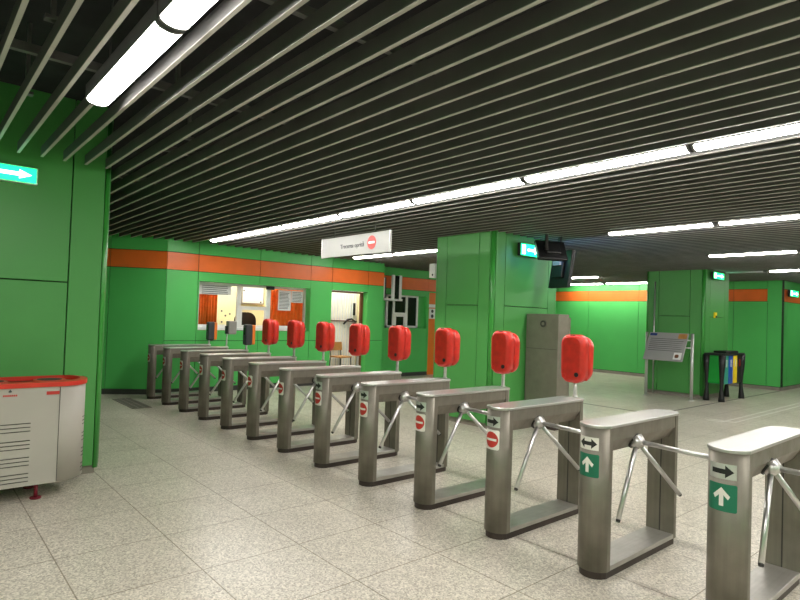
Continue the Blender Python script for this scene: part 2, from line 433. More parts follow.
# wooden chair in doorway, wall strap
ch = thing('wooden_chair', 'light wooden chair with dark legs in the booth doorway', 'chair', (8.78, 12.42, 0), .15)
MB().box(-.21, .21, -.2, .2, .60, .64, bev=.01).build('seat', 'wood', ch)
MB().obox((0, .21, .89), (.44, .02, .22), Matrix.Rotation(-.12, 3, 'X'), None, .008).build('backrest', 'wood', ch)
for sx in (-1, 1):
    MB().tube([(.19*sx, -.17, .61), (.21*sx, -.20, 0)], .012, 8).build('leg', 'black', ch)
    MB().tube([(.19*sx, .25, 1.0), (.19*sx, .20, .62), (.21*sx, .24, 0)], .012, 8).build('leg', 'black', ch)
MB().tube([(-.2, -.18, .3), (.2, -.18, .3)], .009, 8).build('stretcher', 'black', ch)
MB().tube([(-.2, .21, .34), (.2, .21, .34)], .009, 8).build('stretcher', 'black', ch)
hk = thing('wall_hook', 'dark hook rack hanging on the cream partition in the doorway', 'hook', (9.3, 12.7, 1.5))
MB().box(.03, .10, -.01, .013, .22, .56, bev=.004).build('strap', 'black', hk)
MB().tube([(-.28, -.01, -.02), (-.16, -.02, .10), (-.02, -.02, .12), (.12, -.01, .04)], .026, 8).build('hook', 'black', hk)

# ------------------------------------------------------------------ set-back wall: window, case, orange door
w2 = thing('window_2', 'small white framed window with dark panes in the set-back wall', 'window', (0, 12.62, 0), kind='structure')
fr = MB(); a0, a1, c0, c1 = 10.42, 11.66, 1.41, 2.36
fr.box(a0, a1, -.03, .03, c0, c0+.06); fr.box(a0, a1, -.03, .03, c1-.05, c1); fr.box(a0, a0+.06, -.03, .03, c0, c1); fr.box(a1-.06, a1, -.03, .03, c0, c1)
fr.box(10.66, 10.74, -.035, .035, c0, c1); fr.box(11.16, 11.24, -.035, .035, c0, c1); fr.box(10.74, 11.16, -.03, .03, 1.73, 1.85)
fr.box(10.72, 10.80, -.03, .03, 1.45, 1.75); fr.box(11.1, 11.18, -.03, .03, 1.45, 1.75)
fr.build('frame', 'white', w2)
for q in ((a0+.06, 10.66, 1.47, 2.31), (10.74, 11.16, 1.85, 2.31), (10.80, 11.10, 1.47, 1.73), (11.24, a1-.06, 1.47, 2.31)):
    MB().box(q[0], q[1], -.005, .005, q[2], q[3]).build('pane', 'dark_glass', w2)
MB().box(10.3, 11.63, .10, .14, 1.3, 2.45).build('backing', 'dark_glass', w2)
dc = thing('display_case', 'white framed glass case mounted high at the booth corner', 'display case', (10.28, 12.2, 2.17))
fr = MB()
fr.box(-.36, .36, -.05, .30, 0, .06); fr.box(-.36, -.30, -.05, .30, 0, .62); fr.box(-.03, .05, -.06, .0, .03, .72); fr.box(.22, .31, -.06, .0, .03, .72)
fr.build('frame', 'white', dc)
MB().box(.05, .22, -.05, -.03, .04, .70).build('pane', 'dark_glass', dc)
tag(MB().box(-.30, .0, .26, .30, .06, .66).build('back_panel', 'charcoal', dc), 'dark back panel')
d1 = thing('door_1', 'orange door with white sign plates beside the middle column', 'door', (12.02, 12.55, 0), kind='structure')
MB().box(0, .93, -.02, .02, 0, 2.49).build('door_leaf', 'orange_door', d1)
MB().box(.02, .30, -.028, -.02, 2.04, 2.14).build('sign_plate', 'white', d1)
sp = MB().box(.04, .30, -.028, -.02, 1.70, 2.01).build('sign_plate', 'white', d1)
MB().prism(disc(.17, 1.93, .05), .029, .032, fn=lambda x_, y_, z_: (x_, -z_, y_)).prism(disc(.17, 1.78, .055), .029, .032, fn=lambda x_, y_, z_: (x_, -z_, y_)).build('symbol', 'ink', sp)
MB().tube([(.86, -.06, 1.0), (.75, -.06, 1.0)], .012).tube([(.86, -.06, 1.0), (.86, -.02, 1.0)], .01).build('door_handle', 'chrome', d1)

struct(MB().box(11.93, 11.95, 12.5, 12.66, 1.40, 2.36).box(11.64, 11.95, 12.60, 12.64, 1.40, 2.36).build('trim_jamb', 'green'), 'green reveal right of the small dark window', 'trim')
struct(MB().box(7.385, 7.40, 11.8, 12.1, 1.30, 2.33).build('trim_reveal', 'green'), 'green reveal right of the booth window', 'trim')
struct(MB().box(9.115, 9.13, 11.8, 11.98, 0, 2.33).build('trim_doorside', 'green'), 'green reveal right of the booth doorway', 'trim')
# ------------------------------------------------------------------ columns
def column(x0, x1, y0, y1, label, seams, zs=1.955):
    """seams: distance of the narrow side strips from each corner on the -x/+x sides"""
    c = thing('column', label, 'column', (0, 0, 0), kind='structure')
    MB().box(x0+.05, x1-.05, y0+.05, y1-.05, 0, 3.8).build('core', 'seam', c)
    MB().box(x0+.045, x1-.045, y0+.045, y1-.045, 0, .09).build('plinth', 'plinth', c)
    g = .011; s = seams; cr = .068
    def face(axis, fixed, a, b_, out):
        us = [a+cr, a+s, b_-s, b_-cr]
        for i in range(3):
            rows = [(.09, 3.8)] if i != 1 else [(.09, zs-g/2), (zs+g/2, 3.8)]
            for z0, z1 in rows:
                u0, u1 = us[i]+g/2, us[i+1]-g/2
                lo, hi = sorted((fixed, fixed-out*.05))
                mb = MB()
                if axis == 'x': mb.box(u0, u1, lo, hi, z0, z1, bev=.003, seg=1)
                else: mb.box(lo, hi, u0, u1, z0, z1, bev=.003, seg=1)
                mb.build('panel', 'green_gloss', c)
    face('x', y0, x0, x1, -1); face('x', y1, x0, x1, 1); face('y', x0, y0, y1, -1); face('y', x1, y0, y1, 1)
    for sx, sy, ax, ay in ((-1, -1, x0, y0), (1, -1, x1, y0), (1, 1, x1, y1), (-1, 1, x0, y1)):
        r = cr-.012; px, py = ax-sx*(cr-.004), ay-sy*(cr-.004); poly = [(px-sx*.02, py-sy*.02)]
        poly = [(px, py)]+[(px+sx*r*math.cos(t), py+sy*r*math.sin(t)) for t in [PI/2*k/8 for k in range(9)]]
        if sx*sy < 0: poly = poly[::-1]
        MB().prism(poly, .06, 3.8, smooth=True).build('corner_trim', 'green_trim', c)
    return c
column(-.22, 1.60, 6.5, 8.1, 'green panelled column at the left edge behind the grey bin', .37)
column(6.99, 8.78, 5.84, 7.16, 'green panelled column in the middle behind the red validators', .30)
column(14.58, 16.18, 5.60, 7.05, 'green panelled column behind the information stand', .34, 1.98)

# ------------------------------------------------------------------ ceiling lights
lamp_n = {}
def lamp_proto(length, lit):
    t = thing('fluorescent_light', 'x', 'ceiling light')
    h = length/2
    d = MB()
    pts = [(.070*math.cos(a), SL+.002-.032*math.sin(a)) for a in [PI*k/12 for k in range(13)]]
    poly = [(x_, z_) for x_, z_ in pts]
    d.prism(poly, -h+.03, h-.03, fn=lambda x_, y_, z_: (x_, z_, y_), smooth=True)
    d.build('diffuser', 'tube' if lit else 'tube_off', t)
    for s in (-1, 1):
        e = MB(); e.prism([(x_*1.05, SL+.002+(z_-SL-.002)*1.12) for x_, z_ in pts], s*(h-.03), s*(h-.008), fn=lambda x_, y_, z_: (x_, z_, y_))
        e.build('end_cap', 'housing', t)
    MB().box(-.074, .074, -h+.004, h-.004, SL+.002, SL+.096).build('housing', 'housing', t)
    for s in (-1, 1): MB().tube([(0, s*h*.6, SL+.09), (0, s*h*.6, 3.8)], .006, 8).build('suspension_rod', 'rail', t)
    return t
protos = {}
used = set()
def lamp(x, y0, y1, label, lit=True, group=None):
    key = (round(y1-y0, 2), lit)
    if key not in protos: protos[key] = lamp_proto(y1-y0, lit); o = protos[key]
    else: o = copy_tree(protos[key])
    o.location = (x, (y0+y1)/2, 0); tag(o, label, 'ceiling light', group)
OV = 'ceiling lights out of view behind the viewpoint'
ORD = ['first', 'second', 'third', 'fourth', 'fifth', 'sixth', 'seventh', 'eighth']
YB = [11.06, 9.72, 8.2, 6.62, 5.09, 3.46, 1.88, .32, -1.24, -2.8, -4.36, -5.92]
for i, (y, y2) in enumerate(zip(YB, YB[1:])):
    lb = '%s light tube from the far end of the long row above the turnstiles' % ORD[i] if i < 7 else 'lit light tube behind the viewpoint out of view'
    lamp(4.61, y2, y, lb, True, 'light tubes above the turnstiles' if i < 7 else OV)
y = 4.31; i = 0
while y > -6:
    lb = ['large lit light tube at the upper left, its free end showing', 'bright light tube cut by the top edge at upper left'][i] if i < 2 else 'lit light tube behind the viewpoint out of view'
    lamp(.94, y-1.45, y, lb, True, 'light tubes at the upper left' if i < 2 else OV); y -= 1.46; i += 1
for n, (a, b_) in enumerate(((9.71, 11.2), (8.2, 9.69))):
    lamp(8.22, a, b_, ['light tube behind the hanging white sign, its left half', 'light tube between the hanging sign and the middle column'][n], True, 'light tubes beyond the hanging sign')
for n, y1 in enumerate((4.58, 3.0, 1.42, -.16, -1.74, -3.32)):
    lb = ['second light row, tube nearest the middle column', 'second light row, tube cut by the right edge'][n] if n < 2 else 'lit light tube behind the viewpoint out of view'
    lamp(8.22, y1-1.55, y1, lb, True, 'light tubes of the second row' if n < 2 else OV)
for n, y1 in enumerate((4.5, 2.9, 1.3, -.3, -1.9)):
    lamp(11.87, y1-1.5, y1, 'single light tube above and right of the information stand' if n == 0 else 'lit light tube behind the viewpoint out of view', True, None if n == 0 else OV)
lamp(15.6, 8.95, 10.45, 'light tube right of the hanging monitors, nearer of two', True, 'light tubes near the far green wall')
lamp(15.6, 10.5, 12.0, 'light tube hidden behind the middle column', True, OV)
lamp(15.6, 4.63, 5.52, 'unlit grey light tube beside the information stand column', False)
for n, y1 in enumerate((4.55, 2.95, 1.35)):
    lamp(15.6, y1-1.5, y1, 'light tube at the right edge beyond the unlit tube' if n == 0 else 'lit light tube behind the viewpoint out of view', True, None if n == 0 else OV)
lamp(18.3, 10.33, 11.83, 'farthest light tube close to the far green wall, left piece', True, 'light tubes near the far green wall')
lamp(18.3, 8.75, 10.25, 'farthest light tube close to the far green wall, right piece', True, 'light tubes near the far green wall')
for n, y1 in enumerate((4.5, 2.9, 1.3, -.3)): lamp(-2.72, y1-1.5, y1, 'lit light tube behind the viewpoint out of view', True, OV)
lamp(20.3, 2.7, 4.2, 'light tube in the passage beyond the right edge', True, OV)
# booth room lamps, out of sight; extra ones added to brighten the rooms
def room_lamp(x, y, rz, label):
    t = thing('unseen_batten_light', label, 'ceiling light', (x, y, 0), rz)
    MB().box(-.08, .08, -.6, .6, 3.13, 3.20, bev=.01).build('housing', 'white', t)
    MB().prism([(.06*math.cos(q), 3.13-.03*math.sin(q)) for q in [PI*k/10 for k in range(11)]], -.58, .58, fn=lambda x_, y_, z_: (x_, z_, y_), smooth=True).build('diffuser', 'tube_room', t)
room_lamp(5.2, 12.85, 0, 'added unseen light fitting inside the ticket booth behind the left curtain')
room_lamp(6.1, 12.85, 0, 'light fitting inside the ticket booth behind the hatch')
room_lamp(7.0, 12.85, 0, 'added unseen light fitting inside the ticket booth behind the right curtain')
room_lamp(8.6, 12.52, PI/2, 'added unseen second light fitting inside the booth doorway, nearer the cream partition')
room_lamp(8.6, 12.22, PI/2, 'light fitting inside the booth doorway above the wooden chair')

# ------------------------------------------------------------------ turnstiles
# local frame: origin under the middle of the footprint, lanes run along x
HW = .110; XE = .527; BOW = .078; TOP = 1.033
def bowx(yy, e=0):                 # x of the bowed front skin at lateral position yy
    R = (HW*HW+BOW*BOW)/(2*BOW)
    return -(XE+BOW-R)-math.sqrt(max(0, (R+e)**2-yy*yy))
def dpost(s, inner):               # D-shaped post outline (s=-1 front, +1 rear)
    pts = []
    for k in range(17):
        yy = -HW+2*HW*k/16; pts.append((bowx(yy), yy))
    pts = [(x_+.0, y_) for x_, y_ in pts]
    pts = [(-inner, -HW)]+pts+[(-inner, HW)]
    return [(x_*(-s), y_) for x_, y_ in pts] if s > 0 else pts
def outline(off, inset_b=0):
    R = (HW*HW+BOW*BOW)/(2*BOW); out = []
    for s in (-1, 1):
        for k in range(13):
            yy = (-HW+2*HW*k/12)
            xx = -bowx(yy)
            out.append((s*(xx), yy if s > 0 else -yy))
    sc = 1+off/.6; return [(x_*(1+off/.58), y_*(1+off/HW)) for x_, y_ in out]
def tile_arrow(kind):
    if kind == 'right': return [(-.055, -.014), (.018, -.014), (.018, -.036), (.062, 0), (.018, .036), (.018, .014), (-.055, .014)]
    if kind == 'double': return [(-.064, 0), (-.026, -.034), (-.026, -.013), (.026, -.013), (.026, -.034), (.064, 0), (.026, .034), (.026, .013), (-.026, .013), (-.026, .034)]
UP = [(-.012, -.05), (.012, -.05), (.012, .012), (.035, -.012), (.045, .008), (0, .055), (-.045, .008), (-.035, -.012), (-.012, .012)]
def make_turnstile(plate, sign):
    t = thing('turnstile', 'x', 'turnstile')
    for s, nm in ((-1, 'front_post'), (1, 'rear_post')):
        p = MB(); p.prism(dpost(s, .485), .05, TOP-.018, smooth=False); o = p.build(nm, 'steel', t)
        for f in o.data.polygons:
            f.use_smooth = abs(f.normal.z) < .5 and abs(f.normal.x*s) > .3 and f.normal.x*s > 0
        if s == 1:
            q = MB().box(.4825, .485, -.004, .004, .085, .84); q.build('seam', 'slot', o)
            q = MB().prism(disc(-.055, .88, .010, 12), .480, .484, fn=lambda x_, y_, z_: (z_, x_, y_)); q.build('screw', 'dark_metal', o)
    # beam: straight sides above, tapering to a narrower underside
    b_ = MB(); prof = [(-HW+.004, TOP-.018), (-HW+.004, .925), (-HW+.055, .838), (HW-.055, .838), (HW-.004, .925), (HW-.004, TOP-.018)]
    b_.prism(prof, -.485, .485, fn=lambda x_, y_, z_: (z_, x_, y_)); b_.build('beam', 'steel', t)
    l = MB(); l.prism(outline(.006), TOP-.020, TOP); o = l.build('lid', 'steel_top', t)
    bv = o.modifiers.new('b', 'BEVEL'); bv.width = .004; bv.segments = 2; bv.limit_method = 'ANGLE'; bv.angle_limit = .9
    r = MB(); r.box(-.485, .485, -HW, HW, .05, .085, bev=.004); r.build('base_rail', 'steel_rail', t)
    pl = MB(); pl.prism(outline(-.011), 0, .05); pl.build('plinth', 'brown', t)
    # tripod: inclined hub on the near side with three tubes
    h = Vector((-.135, -.080, .912)); ax = Vector((0, -.66, -.75)).normalized()
    hub = MB(); pn = Vector((0, -.863, -.506)); pc = Vector((-.135, -.083, .884)); hub.tube([pc-pn*.01, pc+pn*.012], [.062, .058], 24); hub.build('hub_plate', 'dark_metal', t)
    hb = MB(); hb.tube([h+ax*.01, h+ax*.06, h+ax*.085], [.055, .052, .032], 20); ho = hb.build('hub', 'steel_top', t)
    for d in ((-.091, -.994, -.055), (-.576, -.136, -.806), (.654, -.254, -.713)):
        d = Vector(d).normalized()
        a = MB().tube([h+ax*.035+d*.02, h+d*.62], .0165, 14).build('arm', 'chrome', t)
        MB().tube([h+d*.62, h+d*.635], [.0165, .013], 14).build('end_cap', 'dark_metal', a)
    # sign plates follow the bowed front
    def surf(e, z): return lambda uu, vv: (bowx(uu, e), -uu if False else uu, z+vv)
    def sgn(u_): return -u_
    ex = lambda e, z, yo: (lambda uu, vv: (bowx(yo-uu, e), yo-uu, z+vv))
    yo = .008; zp = .905 if sign == 'go' else .917
    if plate:
        o = MB().patch([(-.072, -.043), (.072, -.043), (.072, .043), (-.072, .043)], ex(.0015, zp, yo)).build('arrow_plate', 'alum' if plate != 'double' else 'white_sticker', t)
        MB().patch(tile_arrow(plate), ex(.003, zp, yo)).build('arrow', 'black', o)
    if sign == 'go':
        o = MB().patch(rrect(-.076, .076, -.078, .078, .01), ex(.0015, .757, yo)).build('direction_sign', 'green_sign', t)
        MB().patch(UP, ex(.003, .760, yo)).build('arrow', 'white_sticker', o)
    else:
        zc = .775 if plate else .785
        o = MB().patch(rrect(-.070, .070, -.078, .078, .014), ex(.0015, zc, yo)).build('no_entry_sign', 'white_sticker', t)
        MB().patch(disc(0, 0, .063), ex(.0028, zc, yo)).build('disc', 'red_sign', o)
        MB().patch([(-.05, -.009), (.05, -.009), (.05, .009), (-.05, .009)], ex(.004, zc, yo)).build('bar', 'white_sticker', o)
    return t
TP = {}
TX, TY0, TS = 4.165, 2.091, .844
TL = {1: ('right', 'go', 'nearest steel turnstile at the right edge, right arrow over green sign'),
      2: ('double', 'go', 'steel turnstile with double-headed arrow plate over green up-arrow sign'),
      3: ('right', 'stop', 'nearest steel turnstile with a red no-entry sign, third from the right'),
      4: ('right', 'stop', 'steel turnstile fourth from the right, left of the nearest no-entry one'),
      5: ('right', 'stop', 'steel turnstile fifth from the right, red no-entry sign under arrow plate'),
      6: ('right', 'stop', 'sixth steel turnstile from the right, last one with an arrow plate'),
      7: (None, 'stop', 'seventh steel turnstile from the right, the middle one of the row'),
      8: (None, 'stop', 'eighth steel turnstile from the right, sixth from the far end'),
      9: (None, 'stop', 'steel turnstile fifth from the far left end of the row'),
      10: (None, 'stop', 'steel turnstile fourth from the far left end of the row'),
      11: (None, 'stop', 'steel turnstile third from the far left end of the row'),
      12: (None, 'stop', 'steel turnstile second from the far left end of the row'),
      13: (None, 'stop', 'farthest steel turnstile at the left end beside the angled green wall')}
for k in range(1, 14):
    pl, sg, lb = TL[k]
    if (pl, sg) in TP: o = copy_tree(TP[(pl, sg)])
    else: o = TP[(pl, sg)] = make_turnstile(pl, sg)
    o.location = (TX, TY0+TS*(k-2), 0); tag(o, lb, 'turnstile', 'steel turnstiles in a row')

# ------------------------------------------------------------------ ticket validators on the turnstiles
def rbox_shell(mb, x0, x1, y0, y1, z0, z1, bev, seg=5):
    mb.box(x0, x1, y0, y1, z0, z1, bev=bev, seg=seg)
def red_validator():
    t = thing('ticket_validator', 'x', 'ticket validator')
    MB().tube([(0, 0, 0), (0, 0, .16)], .018, 14).tube([(0, 0, 0), (0, 0, .012)], .024, 16).build('pole', 'alum', t)
    # two half shells with a groove between; front shell faces the lane entrance
    a = MB()
    def shell(x0, x1, w, z0, z1, r, e):
        poly = rrect(-w, w, z0, z1, r, 7)
        poly = [(y_*(1-.10*max(0, (.22-(z_-z0))/.22)**2), z_) for y_, z_ in poly]
        ix = .034
        bm = a.bm; rings = []
        for xx, k in ((x0, ix), (x0+.01*e, .012), (x0+.03*e, 0), (x1, 0)):
            cz = (z0+z1)/2
            rings.append([bm.verts.new((xx, y_*(1-k/w), cz+(z_-cz)*(1-k/((z1-z0)/2)))) for y_, z_ in poly])
        n = len(poly)
        for p, q in zip(rings, rings[1:]):
            for i in range(n):
                f = bm.faces.new((p[i], p[(i+1) % n], q[(i+1) % n], q[i])); f.smooth = True
        bm.faces.new(rings[0]); bm.faces.new(rings[-1])
    shell(-.085, .014, .122, .135, .58, .085, 1); o1 = a.build('front_shell', 'red', t)
    a = MB(); shell(.135, .024, .118, .145, .562, .10, -1); a.build('rear_shell', 'red', t)
    MB().box(.008, .026, -.108, .108, .16, .55).build('gasket', 'red', t)
    MB().prism(disc(-.060, .215, .021, 16), -.091, -.083, fn=lambda x_, y_, z_: (z_, x_, y_)).build('lock', 'black', o1)
    MB().prism(disc(.07, .195, .02, 16), -.089, -.083, fn=lambda x_, y_, z_: (z_, x_, y_)).build('rivet', 'red', o1)
    MB().box(-.075, -.045, -.03, .02, .568, .577).build('slot', 'black', o1)
    return t
def dark_validator():
    t = thing('ticket_validator', 'x', 'ticket validator')
    MB().tube([(0, 0, 0), (0, 0, .14)], .018, 14).tube([(0, 0, 0), (0, 0, .012)], .024, 16).build('pole', 'alum', t)
    MB().box(-.05, .095, -.07, .07, .08, .46, bev=.035, seg=4).build('casing', 'charcoal', t)
    tag(MB().box(.07, .145, -.066, .066, .09, .45, bev=.025, seg=3).build('side_cover', 'orange_pl', t), 'orange side cover')
    MB().box(-.053, -.048, -.04, .04, .27, .40).build('screen', 'dark_glass', t)
    return t
def grey_validator():
    t = thing('ticket_validator', 'x', 'ticket validator')
    MB().tube([(0, 0, 0), (0, 0, .30)], .014, 12).tube([(0, 0, 0), (0, 0, .012)], .024, 16).build('pole', 'alum', t)
    MB().box(.0, .17, -.07, .07, .24, .50, bev=.02).build('casing', 'grey_pl', t)
    MB().box(-.03, .005, -.04, .04, .25, .40, bev=.004).build('ticket_slot', 'black', t)
    return t
VX = 4.742
VL = {3: 'largest red ticket validator, on the turnstile third from the right', 4: 'red ticket validator in front of the middle column\'s right face',
      5: 'red ticket validator in front of the middle column\'s left face', 6: 'red ticket validator below the small dark window',
      7: 'red ticket validator at the right side of the doorway', 8: 'red ticket validator at the left side of the doorway',
      9: 'red ticket validator before the right pane of the booth window, its right one', 10: 'red ticket validator farthest left, below the booth window frame',
      11: 'dark grey ticket validator with orange side below the booth hatch', 12: 'small grey box validator on a thin pole between the dark ones',
      13: 'dark grey validator with orange side at the far left end'}
vp = None; dv = None
for k in range(3, 14):
    if k <= 10:
        if vp is None: vp = o = red_validator()
        else: o = copy_tree(vp)
        g = 'red ticket validators on poles'
    elif k == 12: o = grey_validator(); g = None
    else:
        if dv is None: dv = o = dark_validator()
        else: o = copy_tree(dv)
        g = 'dark ticket validators with orange sides'
    o.location = (VX, TY0+TS*(k-2)+.005, TOP); tag(o, VL[k], 'ticket validator', g)

# ------------------------------------------------------------------ hanging sign
hs = thing('hanging_sign', 'white hanging sign reading Trecerea oprită with red no-entry disc', 'sign', (5.40, 7.393, 2.681))
L2, HH = .902, .322
MB().box(-.014, .014, -L2, L2, 0, HH, bev=.004).build('panel', 'sign_white', hs)
for s in (-1, 1):
    tag(MB().box(-.018, .018, s*(L2+.006)-.008, s*(L2+.006)+.008, -.004, HH+.004).build('end_cap', 'alum', hs))
    MB().tube([(0, s*.55, HH), (0, s*.55, 3.8-2.681)], .008, 8).build('hanger_rod', 'rail', hs)
rotm = Matrix(((0, 0, -1, -.0155), (-1, 0, 0, .03), (0, 1, 0, .154), (0, 0, 0, 1)))
text_mesh('lettering', 'Trecerea oprită', .098, 'ink', hs, rotm)
dd = MB().prism(disc(-.48, .170, .107), .014, .0175, fn=lambda x_, y_, z_: (-z_, x_, y_)).build('no_entry_disc', 'red_sign', hs)
MB().box(-.0205, -.0175, -.553, -.407, .153, .187).build('bar', 'white', dd)

# ------------------------------------------------------------------ exit signs
def exit_sign(loc, rz, w, h, label, kind):
    t = thing('exit_sign', label, 'exit sign', loc, rz, 'lit green exit signs')
    MB().box(-w/2-.012, w/2+.012, 0, .06, -.012, h+.012, bev=.004).build('casing', 'dark_metal' if kind == 'man' else 'alum', t)
    f = MB().box(-w/2, w/2, -.008, .0, 0, h).build('light_panel', 'exit_green', t)
    fn = lambda x_, y_, z_: (x_, -z_, y_)
    s = MB()
    if kind == 'arrow':
        s.prism([(-w*.5+.03, h*.38), (w*.22, h*.38), (w*.22, h*.2), (w*.42, h*.5), (w*.22, h*.8), (w*.22, h*.62), (-w*.5+.03, h*.62)], .009, .011, fn=fn)
    else:
        s.prism([(-w*.45, h*.1), (-w*.28, h*.1), (-w*.28, h*.9), (-w*.45, h*.9)], .009, .011, fn=fn)
        s.prism([(-w*.16, h*.40), (w*.22, h*.40), (w*.22, h*.18), (w*.44, h*.5), (w*.22, h*.82), (w*.22, h*.60), (-w*.16, h*.60)], .009, .011, fn=fn)
    s.build('pictogram', 'exit_white', f)
    return t
exit_sign((.66, 6.44, 2.88), 0, .50, .14, 'lit exit sign with right arrow on the left column', 'arrow')
exit_sign((7.80, 5.74, 2.80), 0, .50, .19, 'lit exit sign on the middle column beside the hanging monitors', 'man')
exit_sign((15.15, 5.50, 2.92), 0, .62, .15, 'lit exit sign high on the information stand column', 'man')
exit_sign((19.55, 5.05, 2.70), 0, .75, .17, 'lit exit sign at the passage corner near the right edge', 'man')

# ------------------------------------------------------------------ monitors by the middle column
def monitor(loc, rz, tilt, w, h, label):
    t = thing('hanging_monitor', label, 'monitor', loc, rz, 'monitors hanging from the ceiling')
    rot = Matrix.Rotation(tilt, 3, 'X')
    MB().obox((0, 0, 0), (w, .07, h), rot, None, .01).build('casing', 'black', t)
    MB().obox(rot@Vector((0, -.037, 0)), (w-.06, .004, h-.06), rot).build('screen', 'screen', t)
    MB().obox(rot@Vector((0, .06, 0)), (w*.5, .06, h*.5), rot, None, .015).build('back_box', 'black', t)
    return t
a = monitor((7.86, 5.38, 2.87), 2.7, .45, .52, .34, 'tilted dark monitor beside the lit exit sign')
MB().tube([(.14, .10, .0), (.14, .10, 3.8-2.87)], .03, 10).build('mount', 'black', a)
a = monitor((8.24, 5.42, 2.60), -1.9+PI, .14, .50, .62, 'larger dark monitor hanging lowest next to the middle column')
MB().tube([(0, .05, .25), (0, .05, 3.8-2.60)], .03, 10).build('mount', 'black', a)
MB().obox((.0, .095, .10), (.18, .05, .07), Matrix.Identity(3)).build('label_strip', 'grey_pl', a)

wb = thing('wall_speaker', 'small white box with dark dot on the middle column\'s left side', 'speaker', (7.06, 7.165, 2.43))
MB().box(-.06, .06, 0, .14, 0, .25, bev=.008).build('casing', 'white', wb)
MB().prism(disc(.05, .05, .018, 14), -.063, -.058, fn=lambda x_, y_, z_: (z_, x_, y_)).build('dot', 'black', wb)

# ------------------------------------------------------------------ ticket machine cabinet
cb = thing('steel_cabinet', 'tall grey steel cabinet with round lock beside the middle column', 'cabinet', (7.86, 5.50, 0))
MB().box(0, .30, -.30, .32, .05, 1.85, bev=.008).build('body', 'steel_cab', cb)
c2 = MB(); c2.prism([(.30, -.30), (.44, -.24), (.44, .32), (.30, .32)], .05, 1.80); c2.build('rear_section', 'steel_cab', cb)
MB().box(.02, .42, -.27, .31, 0, .05).build('plinth', 'brown', cb)
lk = MB().tube([(-.016, -.02, 1.69), (.0, -.02, 1.69)], .055, 24).build('lock', 'slot', cb)
MB().tube([(-.022, -.02, 1.69), (-.012, -.02, 1.69)], .026, 20).build('lock_core', 'steel', lk)
MB().box(-.004, 0, -.28, .30, 1.28, 1.286).build('door_seam', 'slot', cb)

# ------------------------------------------------------------------ grey waste bin at left
wbn = thing('waste_bin', 'long grey metal waste bin with red rim against the left column', 'waste bin', (0, 0, 0))
def binpoly(off=0):
    fx, fy, bx, by = 1.09, 5.87, -.55, 6.42; pts = []
    xr = 1.352; cyy = 6.17
    for k in range(15):
        a = -PI/2+PI/2*k/14; pts.append((fx+(xr-fx+off)*math.cos(a), cyy+(cyy-fy+off)*math.sin(a)))
    for k in range(1, 9):
        a = PI/2*k/8; pts.append((fx+.1+(xr-fx-.1+off)*math.cos(a), cyy+(by-cyy+off)*math.sin(a)))
    pts += [(bx-off, by+off), (bx-off, fy-off)]
    return pts
b0 = MB(); b0.prism(binpoly(), .14, 1.0, smooth=True); body = b0.build('body', 'bin_grey', wbn)
for f in body.data.polygons: f.use_smooth = abs(f.normal.z) < .5 and len(f.vertices) == 4 and f.normal.x > .02
# rim ring with recessed tray and openings
bm = MB(); po = binpoly(.012); pin = binpoly(-.05); pin2 = binpoly(-.05)
B = bm.bm; r0 = [B.verts.new((x_, y_, .995)) for x_, y_ in po]; r1 = [B.verts.new((x_, y_, 1.035)) for x_, y_ in po]
r2 = [B.verts.new((x_, y_, 1.042)) for x_, y_ in pin]; r3 = [B.verts.new((x_, y_, 1.0)) for x_, y_ in pin]
n = len(po)
for p, q in ((r0, r1), (r1, r2), (r2, r3)):
    for i in range(n): B.faces.new((p[i], p[(i+1) % n], q[(i+1) % n], q[i]))
B.faces.new(r3); B.faces.new(r0[::-1])
rim = bm.build('rim', 'red_bin', wbn)
for xx in (-.3, .15, .6, 1.05):
    MB().tube([(xx, 6.15, 1.001), (xx, 6.15, 1.03)], .13, 24).build('opening_ring', 'red_bin', rim)
    MB().tube([(xx, 6.15, 1.02), (xx, 6.15, 1.032)], .10, 24).build('opening', 'slot', rim)
sl2 = MB()
for gz in (.685, .535, .39, .25):
    for j in range(3): sl2.box(-.5, .875, 5.866, 5.872, gz-.034*j-.003, gz-.034*j+.003)
sl2.build('slots', 'slot', wbn)
sl3 = MB()
def end_pt(a, off=.003): return (1.09+(.262+off)*math.cos(a), 6.17+(.30+off)*math.sin(a))
for gz in (.685, .535, .39, .25):
    for j in range(3):
        z = gz-.034*j
        for k in range(5):
            a0, a1 = -.62+.1*k, -.62+.1*(k+1); p, q = end_pt(a0), end_pt(a1)
            B = sl3.bm; f = B.faces.new([B.verts.new(c) for c in ((*p, z-.004), (*q, z-.004), (*q, z+.004), (*p, z+.004))])
sl3.build('slots', 'slot', wbn)
MB().box(1.088, 1.092, 5.865, 5.872, .15, .99).build('seam', 'slot', wbn)
tag(MB().box(.985, 1.085, 5.862, 5.872, .925, .955, bev=.003).build('reflector', 'red_sign', wbn), 'small red label')
lg = MB().prism([(.70, .965), (.715, .985), (.73, .965), (.72, .96), (.71, .96)], 5.866, 5.871, fn=lambda x_, y_, z_: (x_, z_, y_)).build('emblem', 'ink', wbn)
mb = MB()
for k in range(7): mb.box(.665+k*.015, .676+k*.015, 5.866, 5.871, .925, .940)
mb.build('lettering', 'red_sign', wbn)
for xx, yy in ((.95, 5.95), (-.3, 5.95), (.95, 6.33), (-.3, 6.33)):
    MB().tube([(xx, yy, .14), (xx, yy, .012)], .016, 10).tube([(xx, yy, 0), (xx, yy, .014)], .045, 14).build('leg', 'darkred', wbn)

